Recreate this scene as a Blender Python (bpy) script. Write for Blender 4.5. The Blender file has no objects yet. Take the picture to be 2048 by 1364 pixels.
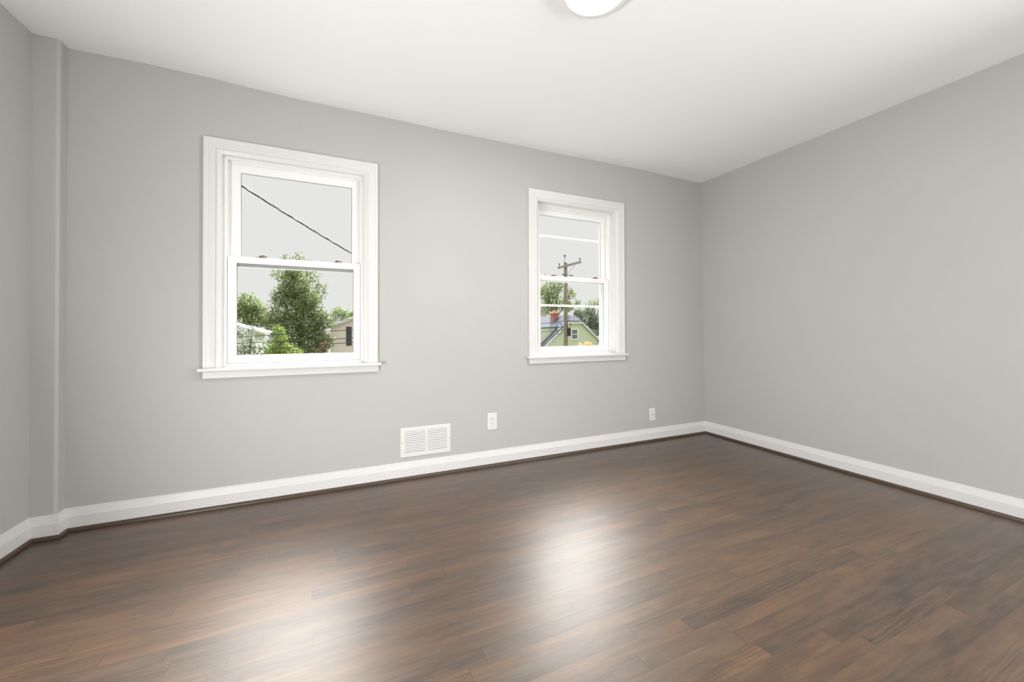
import bpy, bmesh, math, random
from mathutils import Vector, Matrix

random.seed(7)
sc = bpy.context.scene
COL = sc.collection

# ------------------------------------------------------------------ camera
FPX, YAW, PITCH, ROLL = 778.80, 0.42146, 0.00863, -0.00291
EYE = Vector((0.0, -2.71274, 1.00193))
PPX, PPY = 1024.0, 682.0 - 27.207
FWD = Vector((math.sin(YAW)*math.cos(PITCH), math.cos(YAW)*math.cos(PITCH), math.sin(PITCH)))
_r = Vector((math.cos(YAW), -math.sin(YAW), 0.0))
_u = _r.cross(FWD)
RGT = _r*math.cos(ROLL) + _u*math.sin(ROLL)
UPV = -_r*math.sin(ROLL) + _u*math.cos(ROLL)
cam_d = bpy.data.cameras.new('camera')
cam_d.sensor_width = 36.0
cam_d.lens = FPX*36.0/2048.0
cam_d.shift_y = -27.207/2048.0
cam_d.clip_start = 0.02
cam_d.clip_end = 500.0
cam = bpy.data.objects.new('camera', cam_d)
COL.objects.link(cam)
M = Matrix((( RGT.x, UPV.x, -FWD.x, EYE.x), (RGT.y, UPV.y, -FWD.y, EYE.y), (RGT.z, UPV.z, -FWD.z, EYE.z), (0, 0, 0, 1)))
cam.matrix_world = M
sc.camera = cam

# ------------------------------------------------------------------ view
sc.view_settings.view_transform = 'Standard'
sc.view_settings.look = 'None'
sc.view_settings.gamma = 1.0
sc.view_settings.exposure = -0.07
sc.view_settings.use_curve_mapping = False
try:
    sc.cycles.use_denoising = True
    sc.cycles.max_bounces = 10
    sc.cycles.diffuse_bounces = 6
    sc.cycles.sample_clamp_indirect = 6.0
except Exception:
    pass

# ------------------------------------------------------------------ sky: white overcast, brightest where the sun stands behind the cloud
SUN_AZ, SUN_EL = math.radians(21), math.radians(53)
SUN_DIR = Vector((math.sin(SUN_AZ)*math.cos(SUN_EL), math.cos(SUN_AZ)*math.cos(SUN_EL), math.sin(SUN_EL)))
SKY_BASE, SKY_ZENITH, SKY_GLOW = 0.86, 2.4, 44.0
world = bpy.data.worlds.new('overcast_sky')
sc.world = world
world.use_nodes = True
nt = world.node_tree
nt.nodes.clear()
wo = nt.nodes.new('ShaderNodeOutputWorld')
bg = nt.nodes.new('ShaderNodeBackground')
tc = nt.nodes.new('ShaderNodeTexCoord')
dot = nt.nodes.new('ShaderNodeVectorMath'); dot.operation = 'DOT_PRODUCT'
dot.inputs[1].default_value = SUN_DIR
nt.links.new(tc.outputs['Generated'], dot.inputs[0])
mr = nt.nodes.new('ShaderNodeMapRange'); mr.interpolation_type = 'SMOOTHSTEP'
mr.inputs['From Min'].default_value = math.cos(math.radians(31))
mr.inputs['From Max'].default_value = math.cos(math.radians(15))
mr.inputs['To Min'].default_value = SKY_BASE
mr.inputs['To Max'].default_value = SKY_GLOW
nt.links.new(dot.outputs['Value'], mr.inputs['Value'])
bg.inputs['Color'].default_value = (1.0, 0.995, 0.975, 1)
sep = nt.nodes.new('ShaderNodeSeparateXYZ'); nt.links.new(tc.outputs['Generated'], sep.inputs[0])
mz = nt.nodes.new('ShaderNodeMapRange'); mz.interpolation_type = 'SMOOTHSTEP'       # an overcast sky is brighter overhead than at the horizon
mz.inputs['From Min'].default_value = 0.38; mz.inputs['From Max'].default_value = 1.0
mz.inputs['To Min'].default_value = SKY_BASE; mz.inputs['To Max'].default_value = SKY_ZENITH
nt.links.new(sep.outputs['Z'], mz.inputs['Value'])
mr.inputs['To Min'].default_value = 0.0
addn = nt.nodes.new('ShaderNodeMath'); addn.operation = 'ADD'
nt.links.new(mr.outputs['Result'], addn.inputs[0]); nt.links.new(mz.outputs['Result'], addn.inputs[1])
nt.links.new(addn.outputs[0], bg.inputs['Strength'])
nt.links.new(bg.outputs[0], wo.inputs[0])

LAMP_STRENGTH = 158.0
def fill_light(name, loc, rot, sx, sy, power, color=(1.0, 0.995, 0.985)):
    d = bpy.data.lights.new(name, 'AREA'); d.shape = 'RECTANGLE'; d.size = sx; d.size_y = sy
    d.energy = power; d.color = color
    o = bpy.data.objects.new(name, d); COL.objects.link(o); o.location = loc; o.rotation_euler = rot
    return o
# unseen fill lamps added to brighten the room: at the left wall, the
# right wall and the wall behind
fill_light('left_fill_light', (-1.30, -2.20, 0.70), (math.radians(90+11), 0, math.radians(-90)), 1.5, 1.25, 108.0)
fill_light('right_fill_light', (3.22, -3.40, 0.85), (math.radians(80), 0, math.radians(90)), 1.4, 1.5, 92.0)
fill_light('rear_fill_light', (1.8, -4.1, 1.1), (math.radians(72), 0, 0), 2.7, 1.9, 36.0)

# ------------------------------------------------------------------ materials
def lin(c):
    return tuple(((v/255.0)/12.92 if v/255.0 <= 0.04045 else ((v/255.0+0.055)/1.055)**2.4) for v in c)

def new_mat(name):
    m = bpy.data.materials.new(name); m.use_nodes = True
    n = m.node_tree
    b = n.nodes.get('Principled BSDF')
    return m, n, b

def simple(name, rgb, rough=0.5, metal=0.0, spec=0.5, noise=0.0, nscale=8.0, bump=0.0, bscale=200.0):
    m, n, b = new_mat(name)
    b.inputs['Roughness'].default_value = rough
    b.inputs['Metallic'].default_value = metal
    b.inputs['Specular IOR Level'].default_value = spec
    t = n.nodes.new('ShaderNodeTexCoord')
    nz = n.nodes.new('ShaderNodeTexNoise'); nz.inputs['Scale'].default_value = nscale
    n.links.new(t.outputs['Object'], nz.inputs['Vector'])
    cr = n.nodes.new('ShaderNodeValToRGB')
    cr.color_ramp.elements[0].position = 0.3; cr.color_ramp.elements[1].position = 0.7
    cr.color_ramp.elements[0].color = (*[v*(1-noise) for v in rgb], 1)
    cr.color_ramp.elements[1].color = (*[min(1, v*(1+noise)) for v in rgb], 1)
    n.links.new(nz.outputs['Fac'], cr.inputs['Fac'])
    n.links.new(cr.outputs['Color'], b.inputs['Base Color'])
    if bump > 0:
        n2 = n.nodes.new('ShaderNodeTexNoise'); n2.inputs['Scale'].default_value = bscale; n2.inputs['Detail'].default_value = 3
        n.links.new(t.outputs['Object'], n2.inputs['Vector'])
        bp = n.nodes.new('ShaderNodeBump'); bp.inputs['Strength'].default_value = bump; bp.inputs['Distance'].default_value = 0.002
        n.links.new(n2.outputs['Fac'], bp.inputs['Height'])
        n.links.new(bp.outputs['Normal'], b.inputs['Normal'])
    return m

WALL_RGB = (0.470, 0.465, 0.452)
M_wall = simple('grey_wall_paint', WALL_RGB, 0.55, spec=0.3, noise=0.012, nscale=2.0, bump=0.06, bscale=160)
M_ceil = simple('white_ceiling_paint', (0.895, 0.905, 0.912), 0.8, spec=0.2, noise=0.006, nscale=2.0)
M_trim = simple('white_trim_paint', (0.69, 0.687, 0.683), 0.35, spec=0.4, noise=0.01, nscale=5.0)
M_vinyl = simple('white_window_vinyl', (0.84, 0.84, 0.84), 0.35, spec=0.4, noise=0.005)
M_plate = simple('white_plastic', (0.72, 0.715, 0.70), 0.3, spec=0.5, noise=0.005)
M_gasket = simple('dark_glazing_bead', (0.12, 0.11, 0.10), 0.6)
M_lock = simple('tan_bronze_metal', (0.20, 0.155, 0.125), 0.45, metal=0.3, noise=0.1, nscale=60)
M_strip = simple('grey_rail_shade', (0.36, 0.365, 0.38), 0.8, noise=0.05, nscale=40)
M_slot = simple('dark_slot', (0.13, 0.125, 0.12), 0.8)
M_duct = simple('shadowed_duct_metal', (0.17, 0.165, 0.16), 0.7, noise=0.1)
M_screw = simple('screw_metal', (0.55, 0.54, 0.52), 0.35, metal=0.6)
M_ring = simple('white_lamp_ring', (0.86, 0.855, 0.845), 0.4, spec=0.4)
M_backbd = simple('subfloor', (0.3, 0.25, 0.2), 0.8, noise=0.2)

def emis(name, rgb, s):
    m = bpy.data.materials.new(name); m.use_nodes = True
    n = m.node_tree; n.nodes.clear()
    o = n.nodes.new('ShaderNodeOutputMaterial'); e = n.nodes.new('ShaderNodeEmission')
    e.inputs['Color'].default_value = (*rgb, 1); e.inputs['Strength'].default_value = s
    n.links.new(e.outputs[0], o.inputs[0])
    return m
M_diffuser = emis('lit_lamp_diffuser', (1.0, 0.985, 0.96), LAMP_STRENGTH)

def glass_mat():
    m = bpy.data.materials.new('window_glass'); m.use_nodes = True
    n = m.node_tree; n.nodes.clear()
    o = n.nodes.new('ShaderNodeOutputMaterial')
    t = n.nodes.new('ShaderNodeBsdfTransparent'); t.inputs['Color'].default_value = (0.985, 0.99, 0.985, 1)
    g = n.nodes.new('ShaderNodeBsdfGlossy'); g.inputs['Roughness'].default_value = 0.02
    f = n.nodes.new('ShaderNodeFresnel'); f.inputs['IOR'].default_value = 1.35
    x = n.nodes.new('ShaderNodeMixShader')
    sc_ = n.nodes.new('ShaderNodeMath'); sc_.operation = 'MULTIPLY'; sc_.inputs[1].default_value = 0.14
    n.links.new(f.outputs[0], sc_.inputs[0]); n.links.new(sc_.outputs[0], x.inputs[0]); n.links.new(t.outputs[0], x.inputs[1]); n.links.new(g.outputs[0], x.inputs[2])
    n.links.new(x.outputs[0], o.inputs[0])
    return m
M_glass = glass_mat()

def floor_mat():
    m, n, b = new_mat('stained_strip_floor')
    L = n.links
    def node(t, **k):
        q = n.nodes.new(t)
        for a, v in k.items(): setattr(q, a, v)
        return q
    def mth(op, a, bb=None, c=None):
        q = node('ShaderNodeMath', operation=op)
        for i, v in enumerate((a, bb, c)):
            if v is None: continue
            if isinstance(v, (int, float)): q.inputs[i].default_value = v
            else: L.new(v, q.inputs[i])
        return q.outputs[0]
    tc_ = node('ShaderNodeTexCoord'); sp = node('ShaderNodeSeparateXYZ')
    L.new(tc_.outputs['Object'], sp.inputs[0])
    x, y = sp.outputs['X'], sp.outputs['Y']
    W = 0.0575
    v = mth('DIVIDE', mth('ADD', y, 1.0762), W)
    row = mth('FLOOR', v); fv = mth('FRACT', v)
    wn = node('ShaderNodeTexWhiteNoise', noise_dimensions='1D'); L.new(row, wn.inputs['W'])
    ln_ = mth('ADD', mth('MULTIPLY', wn.outputs['Value'], 0.7), 0.95)        # board length of this row
    wn2 = node('ShaderNodeTexWhiteNoise', noise_dimensions='1D'); L.new(mth('ADD', row, 371.3), wn2.inputs['W'])
    u = mth('DIVIDE', mth('ADD', x, mth('MULTIPLY', wn2.outputs['Value'], 3.0)), ln_)
    # jitter so that the boards of one row are not all the same length
    fu0 = mth('FLOOR', u)
    wn4 = node('ShaderNodeTexWhiteNoise', noise_dimensions='2D')
    cx4 = node('ShaderNodeCombineXYZ'); L.new(fu0, cx4.inputs[0]); L.new(row, cx4.inputs[1]); L.new(cx4.outputs[0], wn4.inputs['Vector'])
    cut = mth('ADD', mth('MULTIPLY', wn4.outputs['Value'], 0.6), 0.2)
    side = mth('GREATER_THAN', mth('FRACT', u), cut)
    colid = mth('ADD', mth('MULTIPLY', fu0, 2.0), side)
    keep = mth('GREATER_THAN', wn4.outputs['Value'], 0.40)                     # some rows keep the long board whole
    colid = mth('ADD', mth('MULTIPLY', colid, mth('SUBTRACT', 1.0, keep)), mth('MULTIPLY', mth('MULTIPLY', fu0, 2.0), keep))
    cid = node('ShaderNodeCombineXYZ'); L.new(colid, cid.inputs[0]); L.new(row, cid.inputs[1])
    wid = node('ShaderNodeTexWhiteNoise', noise_dimensions='2D'); L.new(cid.outputs[0], wid.inputs['Vector'])
    tone = wid.outputs['Value']
    sc3 = node('ShaderNodeSeparateColor'); L.new(wid.outputs['Color'], sc3.inputs[0])
    # seams
    dv = mth('MULTIPLY', mth('MINIMUM', fv, mth('SUBTRACT', 1.0, fv)), W)
    du_a = mth('MULTIPLY', mth('MINIMUM', mth('FRACT', u), mth('SUBTRACT', 1.0, mth('FRACT', u))), ln_)
    du_b = mth('ADD', mth('MULTIPLY', mth('ABSOLUTE', mth('SUBTRACT', mth('FRACT', u), cut)), ln_), mth('MULTIPLY', keep, 9.0))
    dj = mth('MINIMUM', du_a, du_b)
    s1 = mth('MULTIPLY', mth('LESS_THAN', dv, 0.0007), mth('ADD', 0.18, mth('MULTIPLY', sc3.outputs[1], 0.5)))
    s2 = mth('MULTIPLY', mth('LESS_THAN', dj, 0.0012), 0.75)
    seam = mth('MAXIMUM', s1, s2)
    # grain, stretched along the boards and shifted from board to board
    gv = node('ShaderNodeCombineXYZ')
    L.new(mth('ADD', x, mth('MULTIPLY', tone, 37.0)), gv.inputs[0])
    L.new(mth('ADD', y, mth('MULTIPLY', sc3.outputs[0], 0.011)), gv.inputs[1])
    L.new(mth('MULTIPLY', sc3.outputs[2], 25.0), gv.inputs[2])
    def noise(scale_vec, sc_, det, rough_, dist=0.0):
        mp = node('ShaderNodeMapping'); mp.inputs['Scale'].default_value = scale_vec
        L.new(gv.outputs[0], mp.inputs['Vector'])
        q = node('ShaderNodeTexNoise'); q.inputs['Scale'].default_value = sc_; q.inputs['Detail'].default_value = det
        q.inputs['Roughness'].default_value = rough_; q.inputs['Distortion'].default_value = dist
        L.new(mp.outputs[0], q.inputs['Vector'])
        return q.outputs['Fac']
    fine = noise((2.2, 70, 1), 3.0, 6, 0.65)
    streak = noise((1.0, 14, 1), 3.2, 5, 0.6, 0.8)
    blotch = noise((1.0, 3.0, 1), 4.5, 3, 0.55, 0.6)
    fig = node('ShaderNodeTexWave', wave_type='BANDS', bands_direction='Y')
    mp = node('ShaderNodeMapping'); mp.inputs['Scale'].default_value = (0.55, 4.6, 1)
    L.new(gv.outputs[0], mp.inputs['Vector']); L.new(mp.outputs[0], fig.inputs['Vector'])
    fig.inputs['Scale'].default_value = 6.0; fig.inputs['Distortion'].default_value = 9.0; fig.inputs['Detail'].default_value = 2.0
    fig.inputs['Detail Scale'].default_value = 1.2
    base = node('ShaderNodeValToRGB')
    e = base.color_ramp.elements
    e[0].position = 0.0; e[0].color = (0.030, 0.0215, 0.0150, 1)
    e[1].position = 1.0; e[1].color = (0.225, 0.150, 0.096, 1)
    for pos, c in ((0.25, (0.062, 0.045, 0.032)), (0.45, (0.094, 0.067, 0.047)), (0.62, (0.122, 0.086, 0.059)), (0.8, (0.160, 0.109, 0.072))):
        q = e.new(pos); q.color = (*c, 1)
    smear = noise((0.7, 9.0, 1), 2.6, 4, 0.6, 1.6)
    f1 = mth('ADD', mth('MULTIPLY', tone, 0.30), mth('MULTIPLY', streak, 0.48))
    f1 = mth('ADD', f1, mth('MULTIPLY', mth('SUBTRACT', fine, 0.5), 0.62))
    f1 = mth('ADD', f1, mth('MULTIPLY', mth('SUBTRACT', blotch, 0.5), 0.75))
    f1 = mth('ADD', f1, mth('MULTIPLY', mth('SUBTRACT', smear, 0.5), 0.70))
    figamt = mth('MULTIPLY', mth('GREATER_THAN', sc3.outputs[2], 0.72), 0.26)
    f1 = mth('ADD', f1, mth('MULTIPLY', mth('SUBTRACT', fig.outputs['Fac'], 0.5), figamt))
    f1 = mth('ADD', f1, 0.10)
    L.new(f1, base.inputs['Fac'])
    # the stain runs greyer and browner in drifts along the boards
    drift = noise((0.6, 5.0, 1), 2.2, 2, 0.5, 0.5)
    hsv = node('ShaderNodeHueSaturation'); L.new(base.outputs['Color'], hsv.inputs['Color'])
    L.new(mth('ADD', mth('ADD', 0.95, mth('MULTIPLY', sc3.outputs[0], 0.22)), mth('MULTIPLY', drift, 0.42)), hsv.inputs['Saturation'])
    L.new(mth('ADD', 0.487, mth('MULTIPLY', sc3.outputs[1], 0.010)), hsv.inputs['Hue'])
    mixs = node('ShaderNodeMix', data_type='RGBA'); mixs.inputs[7].default_value = (0.022, 0.014, 0.009, 1)
    hsv.inputs['Value'].default_value = 0.80
    L.new(seam, mixs.inputs[0]); L.new(hsv.outputs['Color'], mixs.inputs[6])
    L.new(mixs.outputs[2], b.inputs['Base Color'])
    # satin varnish
    wear = noise((0.8, 1.2, 1), 1.6, 3, 0.5)
    L.new(mth('ADD', 0.42, mth('MULTIPLY', mth('SUBTRACT', wear, 0.5), 0.10)), b.inputs['Roughness'])
    b.inputs['Specular IOR Level'].default_value = 0.30
    b.inputs['Coat Weight'].default_value = 1.0
    b.inputs['Coat Roughness'].default_value = 0.43
    b.inputs['Coat IOR'].default_value = 1.5
    b.inputs['Coat Tint'].default_value = (1.0, 0.975, 0.95, 1)
    h = mth('ADD', mth('MULTIPLY', fine, 0.25), mth('MULTIPLY', mth('SUBTRACT', 1.0, seam), 1.0))
    h = mth('ADD', h, mth('MULTIPLY', tone, 0.3))
    bp = node('ShaderNodeBump'); bp.inputs['Strength'].default_value = 0.10; bp.inputs['Distance'].default_value = 0.001
    L.new(h, bp.inputs['Height']); L.new(bp.outputs['Normal'], b.inputs['Normal']); L.new(bp.outputs['Normal'], b.inputs['Coat Normal'])
    return m
M_floor = floor_mat()

def wood_dark():
    m, n, b = new_mat('dark_stained_moulding')
    t = n.nodes.new('ShaderNodeTexCoord'); mp = n.nodes.new('ShaderNodeMapping'); mp.inputs['Scale'].default_value = (3, 3, 60)
    nz = n.nodes.new('ShaderNodeTexNoise'); nz.inputs['Scale'].default_value = 4; nz.inputs['Detail'].default_value = 5
    cr = n.nodes.new('ShaderNodeValToRGB')
    cr.color_ramp.elements[0].color = (0.030, 0.019, 0.012, 1); cr.color_ramp.elements[1].color = (0.105, 0.070, 0.044, 1)
    n.links.new(t.outputs['Object'], mp.inputs[0]); n.links.new(mp.outputs[0], nz.inputs['Vector'])
    n.links.new(nz.outputs['Fac'], cr.inputs['Fac']); n.links.new(cr.outputs['Color'], b.inputs['Base Color'])
    b.inputs['Roughness'].default_value = 0.35
    return m
M_shoe = wood_dark()

def leaf_mat(name, dark, mid, light):
    m, n, b = new_mat(name)
    at_ = n.nodes.new('ShaderNodeAttribute'); at_.attribute_name = 'leaf_tint'
    cr = n.nodes.new('ShaderNodeValToRGB')
    cr.color_ramp.elements[0].color = (*dark, 1); cr.color_ramp.elements[1].color = (*light, 1)
    q = cr.color_ramp.elements.new(0.5); q.color = (*mid, 1)
    n.links.new(at_.outputs['Fac'], cr.inputs['Fac'])
    b.inputs['Roughness'].default_value = 0.6
    tr = n.nodes.new('ShaderNodeBsdfTranslucent'); mx = n.nodes.new('ShaderNodeMixShader'); mx.inputs[0].default_value = 0.35
    n.links.new(cr.outputs['Color'], b.inputs['Base Color']); n.links.new(cr.outputs['Color'], tr.inputs['Color'])
    o = n.nodes.get('Material Output')
    n.links.new(b.outputs[0], mx.inputs[1]); n.links.new(tr.outputs[0], mx.inputs[2]); n.links.new(mx.outputs[0], o.inputs[0])
    return m

def siding(name, rgb, pitch, groove=0.6):
    m, n, b = new_mat(name)
    t = n.nodes.new('ShaderNodeTexCoord'); sp = n.nodes.new('ShaderNodeSeparateXYZ'); n.links.new(t.outputs['Object'], sp.inputs[0])
    d = n.nodes.new('ShaderNodeMath'); d.operation = 'DIVIDE'; d.inputs[1].default_value = pitch; n.links.new(sp.outputs['Z'], d.inputs[0])
    f = n.nodes.new('ShaderNodeMath'); f.operation = 'FRACT'; n.links.new(d.outputs[0], f.inputs[0])
    cr = n.nodes.new('ShaderNodeValToRGB')
    cr.color_ramp.elements[0].position = 0.0; cr.color_ramp.elements[0].color = (*[v*groove for v in rgb], 1)
    cr.color_ramp.elements[1].position = 0.22; cr.color_ramp.elements[1].color = (*rgb, 1)
    n.links.new(f.outputs[0], cr.inputs['Fac']); n.links.new(cr.outputs['Color'], b.inputs['Base Color'])
    bp = n.nodes.new('ShaderNodeBump'); bp.inputs['Strength'].default_value = 0.5; bp.inputs['Distance'].default_value = 0.02
    n.links.new(f.outputs[0], bp.inputs['Height']); n.links.new(bp.outputs['Normal'], b.inputs['Normal'])
    b.inputs['Roughness'].default_value = 0.6
    return m

# ------------------------------------------------------------------ mesh helpers
def at(px, py, depth):
    """world point seen at photo pixel (px, py) at the given distance in front of the camera"""
    return EYE + depth*(FWD + RGT*((px-PPX)/FPX) - UPV*((py-PPY)/FPX))

def at_y(px, py, Y):
    d = FWD + RGT*((px-PPX)/FPX) - UPV*((py-PPY)/FPX)
    return EYE + d*((Y-EYE.y)/d.y)

def obj(name, bm, mat, parent=None, smooth=False, loc=None):
    bmesh.ops.recalc_face_normals(bm, faces=bm.faces)
    me = bpy.data.meshes.new(name); bm.to_mesh(me); bm.free()
    if smooth:
        for p in me.polygons: p.use_smooth = True
    me.materials.append(mat)
    o = bpy.data.objects.new(name, me); COL.objects.link(o)
    if loc is not None:
        o.location = loc
        me.transform(Matrix.Translation(-Vector(loc)))
    if parent is not None:
        o.parent = parent
        o.matrix_parent_inverse = parent_inverse(parent)
    return o

def parent_inverse(p):
    # every parent is itself linked with its inverse, so its own location is its world place
    return Matrix.LocRotScale(p.location, p.rotation_euler, p.scale).inverted()

def empty(name, loc):
    o = bpy.data.objects.new(name, None); o.empty_display_size = 0.1
    o.location = loc; COL.objects.link(o)
    return o

def tag(o, label=None, cat=None, group=None, kind=None):
    if label: o['label'] = label
    if cat: o['category'] = cat
    if group: o['group'] = group
    if kind: o['kind'] = kind
    return o

def box(bm, a, b, bevel=0.0, seg=2):
    x0, x1 = sorted((a[0], b[0])); y0, y1 = sorted((a[1], b[1])); z0, z1 = sorted((a[2], b[2]))
    v = [bm.verts.new(p) for p in ((x0,y0,z0),(x1,y0,z0),(x1,y1,z0),(x0,y1,z0),(x0,y0,z1),(x1,y0,z1),(x1,y1,z1),(x0,y1,z1))]
    fs = [bm.faces.new([v[i] for i in q]) for q in ((0,3,2,1),(4,5,6,7),(0,1,5,4),(1,2,6,5),(2,3,7,6),(3,0,4,7))]
    if bevel > 0:
        es = list({e for f in fs for e in f.edges})
        bmesh.ops.bevel(bm, geom=es, offset=bevel, segments=seg, affect='EDGES', profile=0.5)
    return v

def ring_frame(bm, x0, x1, z0, z1, prof):
    """mitred rectangular frame; prof = closed list of (inset, y)"""
    rows = []
    for d, y in prof:
        rows.append([bm.verts.new(p) for p in ((x0+d,y,z0+d),(x1-d,y,z0+d),(x1-d,y,z1-d),(x0+d,y,z1-d))])
    n = len(prof)
    for i in range(n):
        a, b = rows[i], rows[(i+1) % n]
        for k in range(4):
            bm.faces.new((a[k], a[(k+1) % 4], b[(k+1) % 4], b[k]))

def u_frame(bm, x0, x1, z0, z1, prof):
    """mitred casing: left leg, head, right leg"""
    rows = []
    for d, y in prof:
        rows.append([bm.verts.new(p) for p in ((x0+d,y,z0),(x0+d,y,z1-d),(x1-d,y,z1-d),(x1-d,y,z0))])
    n = len(prof)
    for i in range(n):
        a, b = rows[i], rows[(i+1) % n]
        for k in range(3):
            bm.faces.new((a[k], a[k+1], b[k+1], b[k]))
    bm.faces.new([r[0] for r in rows]); bm.faces.new([r[3] for r in rows][::-1])

def sweep(bm, path, prof, i0, i1, closed_prof=True):
    """sweep a wall moulding along path[i0..i1]; the room lies to the right of it; prof = (distance from wall, z)"""
    P = [Vector((p[0], p[1])) for p in path]
    def nrm(a, b):
        t = (b-a).normalized()
        return Vector((t.y, -t.x))
    offs = []
    for i in range(len(P)):
        if i == 0: m = nrm(P[0], P[1])
        elif i == len(P)-1: m = nrm(P[-2], P[-1])
        else:
            n1, n2 = nrm(P[i-1], P[i]), nrm(P[i], P[i+1])
            m = (n1+n2); m = m/ (1+n1.dot(n2))
        offs.append(m)
    rows = []
    for i in range(i0, i1+1):
        rows.append([bm.verts.new((P[i].x+offs[i].x*d, P[i].y+offs[i].y*d, z)) for d, z in prof])
    n = len(prof)
    for a, b in zip(rows, rows[1:]):
        for k in range(n):
            bm.faces.new((a[k], a[(k+1) % n], b[(k+1) % n], b[k]))
    bm.faces.new(rows[0]); bm.faces.new(rows[-1][::-1])

def lathe(bm, c, prof, n=48, axis='z'):
    rows = []
    for r, h in prof:
        ring = []
        if r < 1e-6:
            ring = [bm.verts.new((c[0], c[1], c[2]+h) if axis == 'z' else (c[0], c[1]+h, c[2]))]*n
        else:
            for k in range(n):
                a = 2*math.pi*k/n
                p = (c[0]+r*math.cos(a), c[1]+r*math.sin(a), c[2]+h) if axis == 'z' else (c[0]+r*math.cos(a), c[1]+h, c[2]+r*math.sin(a))
                ring.append(bm.verts.new(p))
        rows.append(ring)
    for a, b in zip(rows, rows[1:]):
        for k in range(n):
            q = []
            for v in (a[k], a[(k+1) % n], b[(k+1) % n], b[k]):
                if v not in q: q.append(v)
            if len(q) >= 3: bm.faces.new(q)

def tube(bm, pts, r, n=6, cap=True):
    pts = [Vector(p) for p in pts]
    rr = r if isinstance(r, (list, tuple)) else [r]*len(pts)
    rows = []
    for i, p in enumerate(pts):
        t = (pts[min(i+1, len(pts)-1)]-pts[max(i-1, 0)]).normalized()
        a = t.cross(Vector((0, 0, 1)))
        if a.length < 1e-3: a = t.cross(Vector((1, 0, 0)))
        a.normalize(); b = t.cross(a)
        rows.append([bm.verts.new(p+rr[i]*(a*math.cos(2*math.pi*k/n)+b*math.sin(2*math.pi*k/n))) for k in range(n)])
    for a, b in zip(rows, rows[1:]):
        for k in range(n):
            bm.faces.new((a[k], a[(k+1) % n], b[(k+1) % n], b[k]))
    if cap:
        bm.faces.new(rows[0]); bm.faces.new(rows[-1][::-1])

def BM(): return bmesh.new()

# ------------------------------------------------------------------ the room
H = 2.44
XL, XC, YC = -1.345, -1.249, -0.064         # left wall, chase side, chase face
XR = 3.2607
YB = -4.2                                    # wall behind the camera
WT = 0.20                                    # thickness of the outside wall

# small unevenness of the old plaster where the ceiling meets the window wall (x, dz)
DZ = [(-1.25,0.004),(-0.92,0.0095),(-0.70,0.007),(-0.46,-0.002),(-0.20,-0.0085),(0.08,-0.0075),(0.38,-0.0085),(0.71,-0.0095),(1.12,-0.006),(1.55,-0.005),(2.03,0.004),(2.60,0.011),(3.26,0.002)]
def dz_at(x):
    if x <= DZ[0][0]: return DZ[0][1]
    for (a, u), (b, v) in zip(DZ, DZ[1:]):
        if x <= b:
            s = (x-a)/(b-a); s = s*s*(3-2*s)
            return u+(v-u)*s
    return DZ[-1][1]

def xr_at(y, z):
    """right wall: its far corner leans a little"""
    k = max(0.0, 1+y/1.2)
    return XR + k*(-0.016 + 0.042*(1-z/H))

# floor
bm = BM()
f = bm.faces.new([bm.verts.new(p) for p in ((-1.6,YB-0.1,0),(3.5,YB-0.1,0),(3.5,0.05,0),(-1.6,0.05,0))])
ext = bmesh.ops.extrude_face_region(bm, geom=[f])
bmesh.ops.translate(bm, verts=[v for v in ext['geom'] if isinstance(v, bmesh.types.BMVert)], vec=(0,0,-0.1))
tag(obj('floor', bm, M_floor), 'dark brown stained strip wood floor with satin shine', 'floor', kind='structure')

# ceiling
bm = BM()
xs = [-1.6+0.05*i for i in range(103)]
ys = [0.20,0.06,0.0,-0.02,-0.04,-0.06,-0.08,-0.10,-0.13,-0.17,-0.22,-0.3,-0.4,-0.6,-1.0,-2.0,-3.0,YB-0.1]
def ceil_z(x, y):
    d = max(0.0, -y)
    return H + dz_at(x)*math.exp(-(d/0.16)**2) 
grid = [[bm.verts.new((x, y, ceil_z(x, y))) for x in xs] for y in ys]
for a, b in zip(grid, grid[1:]):
    for i in range(len(xs)-1): bm.faces.new((a[i], a[i+1], b[i+1], b[i]))
topg = [[bm.verts.new((x, y, H+0.14)) for x in xs] for y in ys]
for a, b in zip(topg, topg[1:]):
    for i in range(len(xs)-1): bm.faces.new((a[i], a[i+1], b[i+1], b[i]))
for i in range(len(xs)-1):
    for k in (0, -1): bm.faces.new((grid[k][i], grid[k][i+1], topg[k][i+1], topg[k][i]))
for j in range(len(ys)-1):
    for k in (0, -1): bm.faces.new((grid[j][k], grid[j+1][k], topg[j+1][k], topg[j][k]))
tag(obj('ceiling', bm, M_ceil, smooth=True), 'flat white painted ceiling', 'ceiling', kind='structure')

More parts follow.
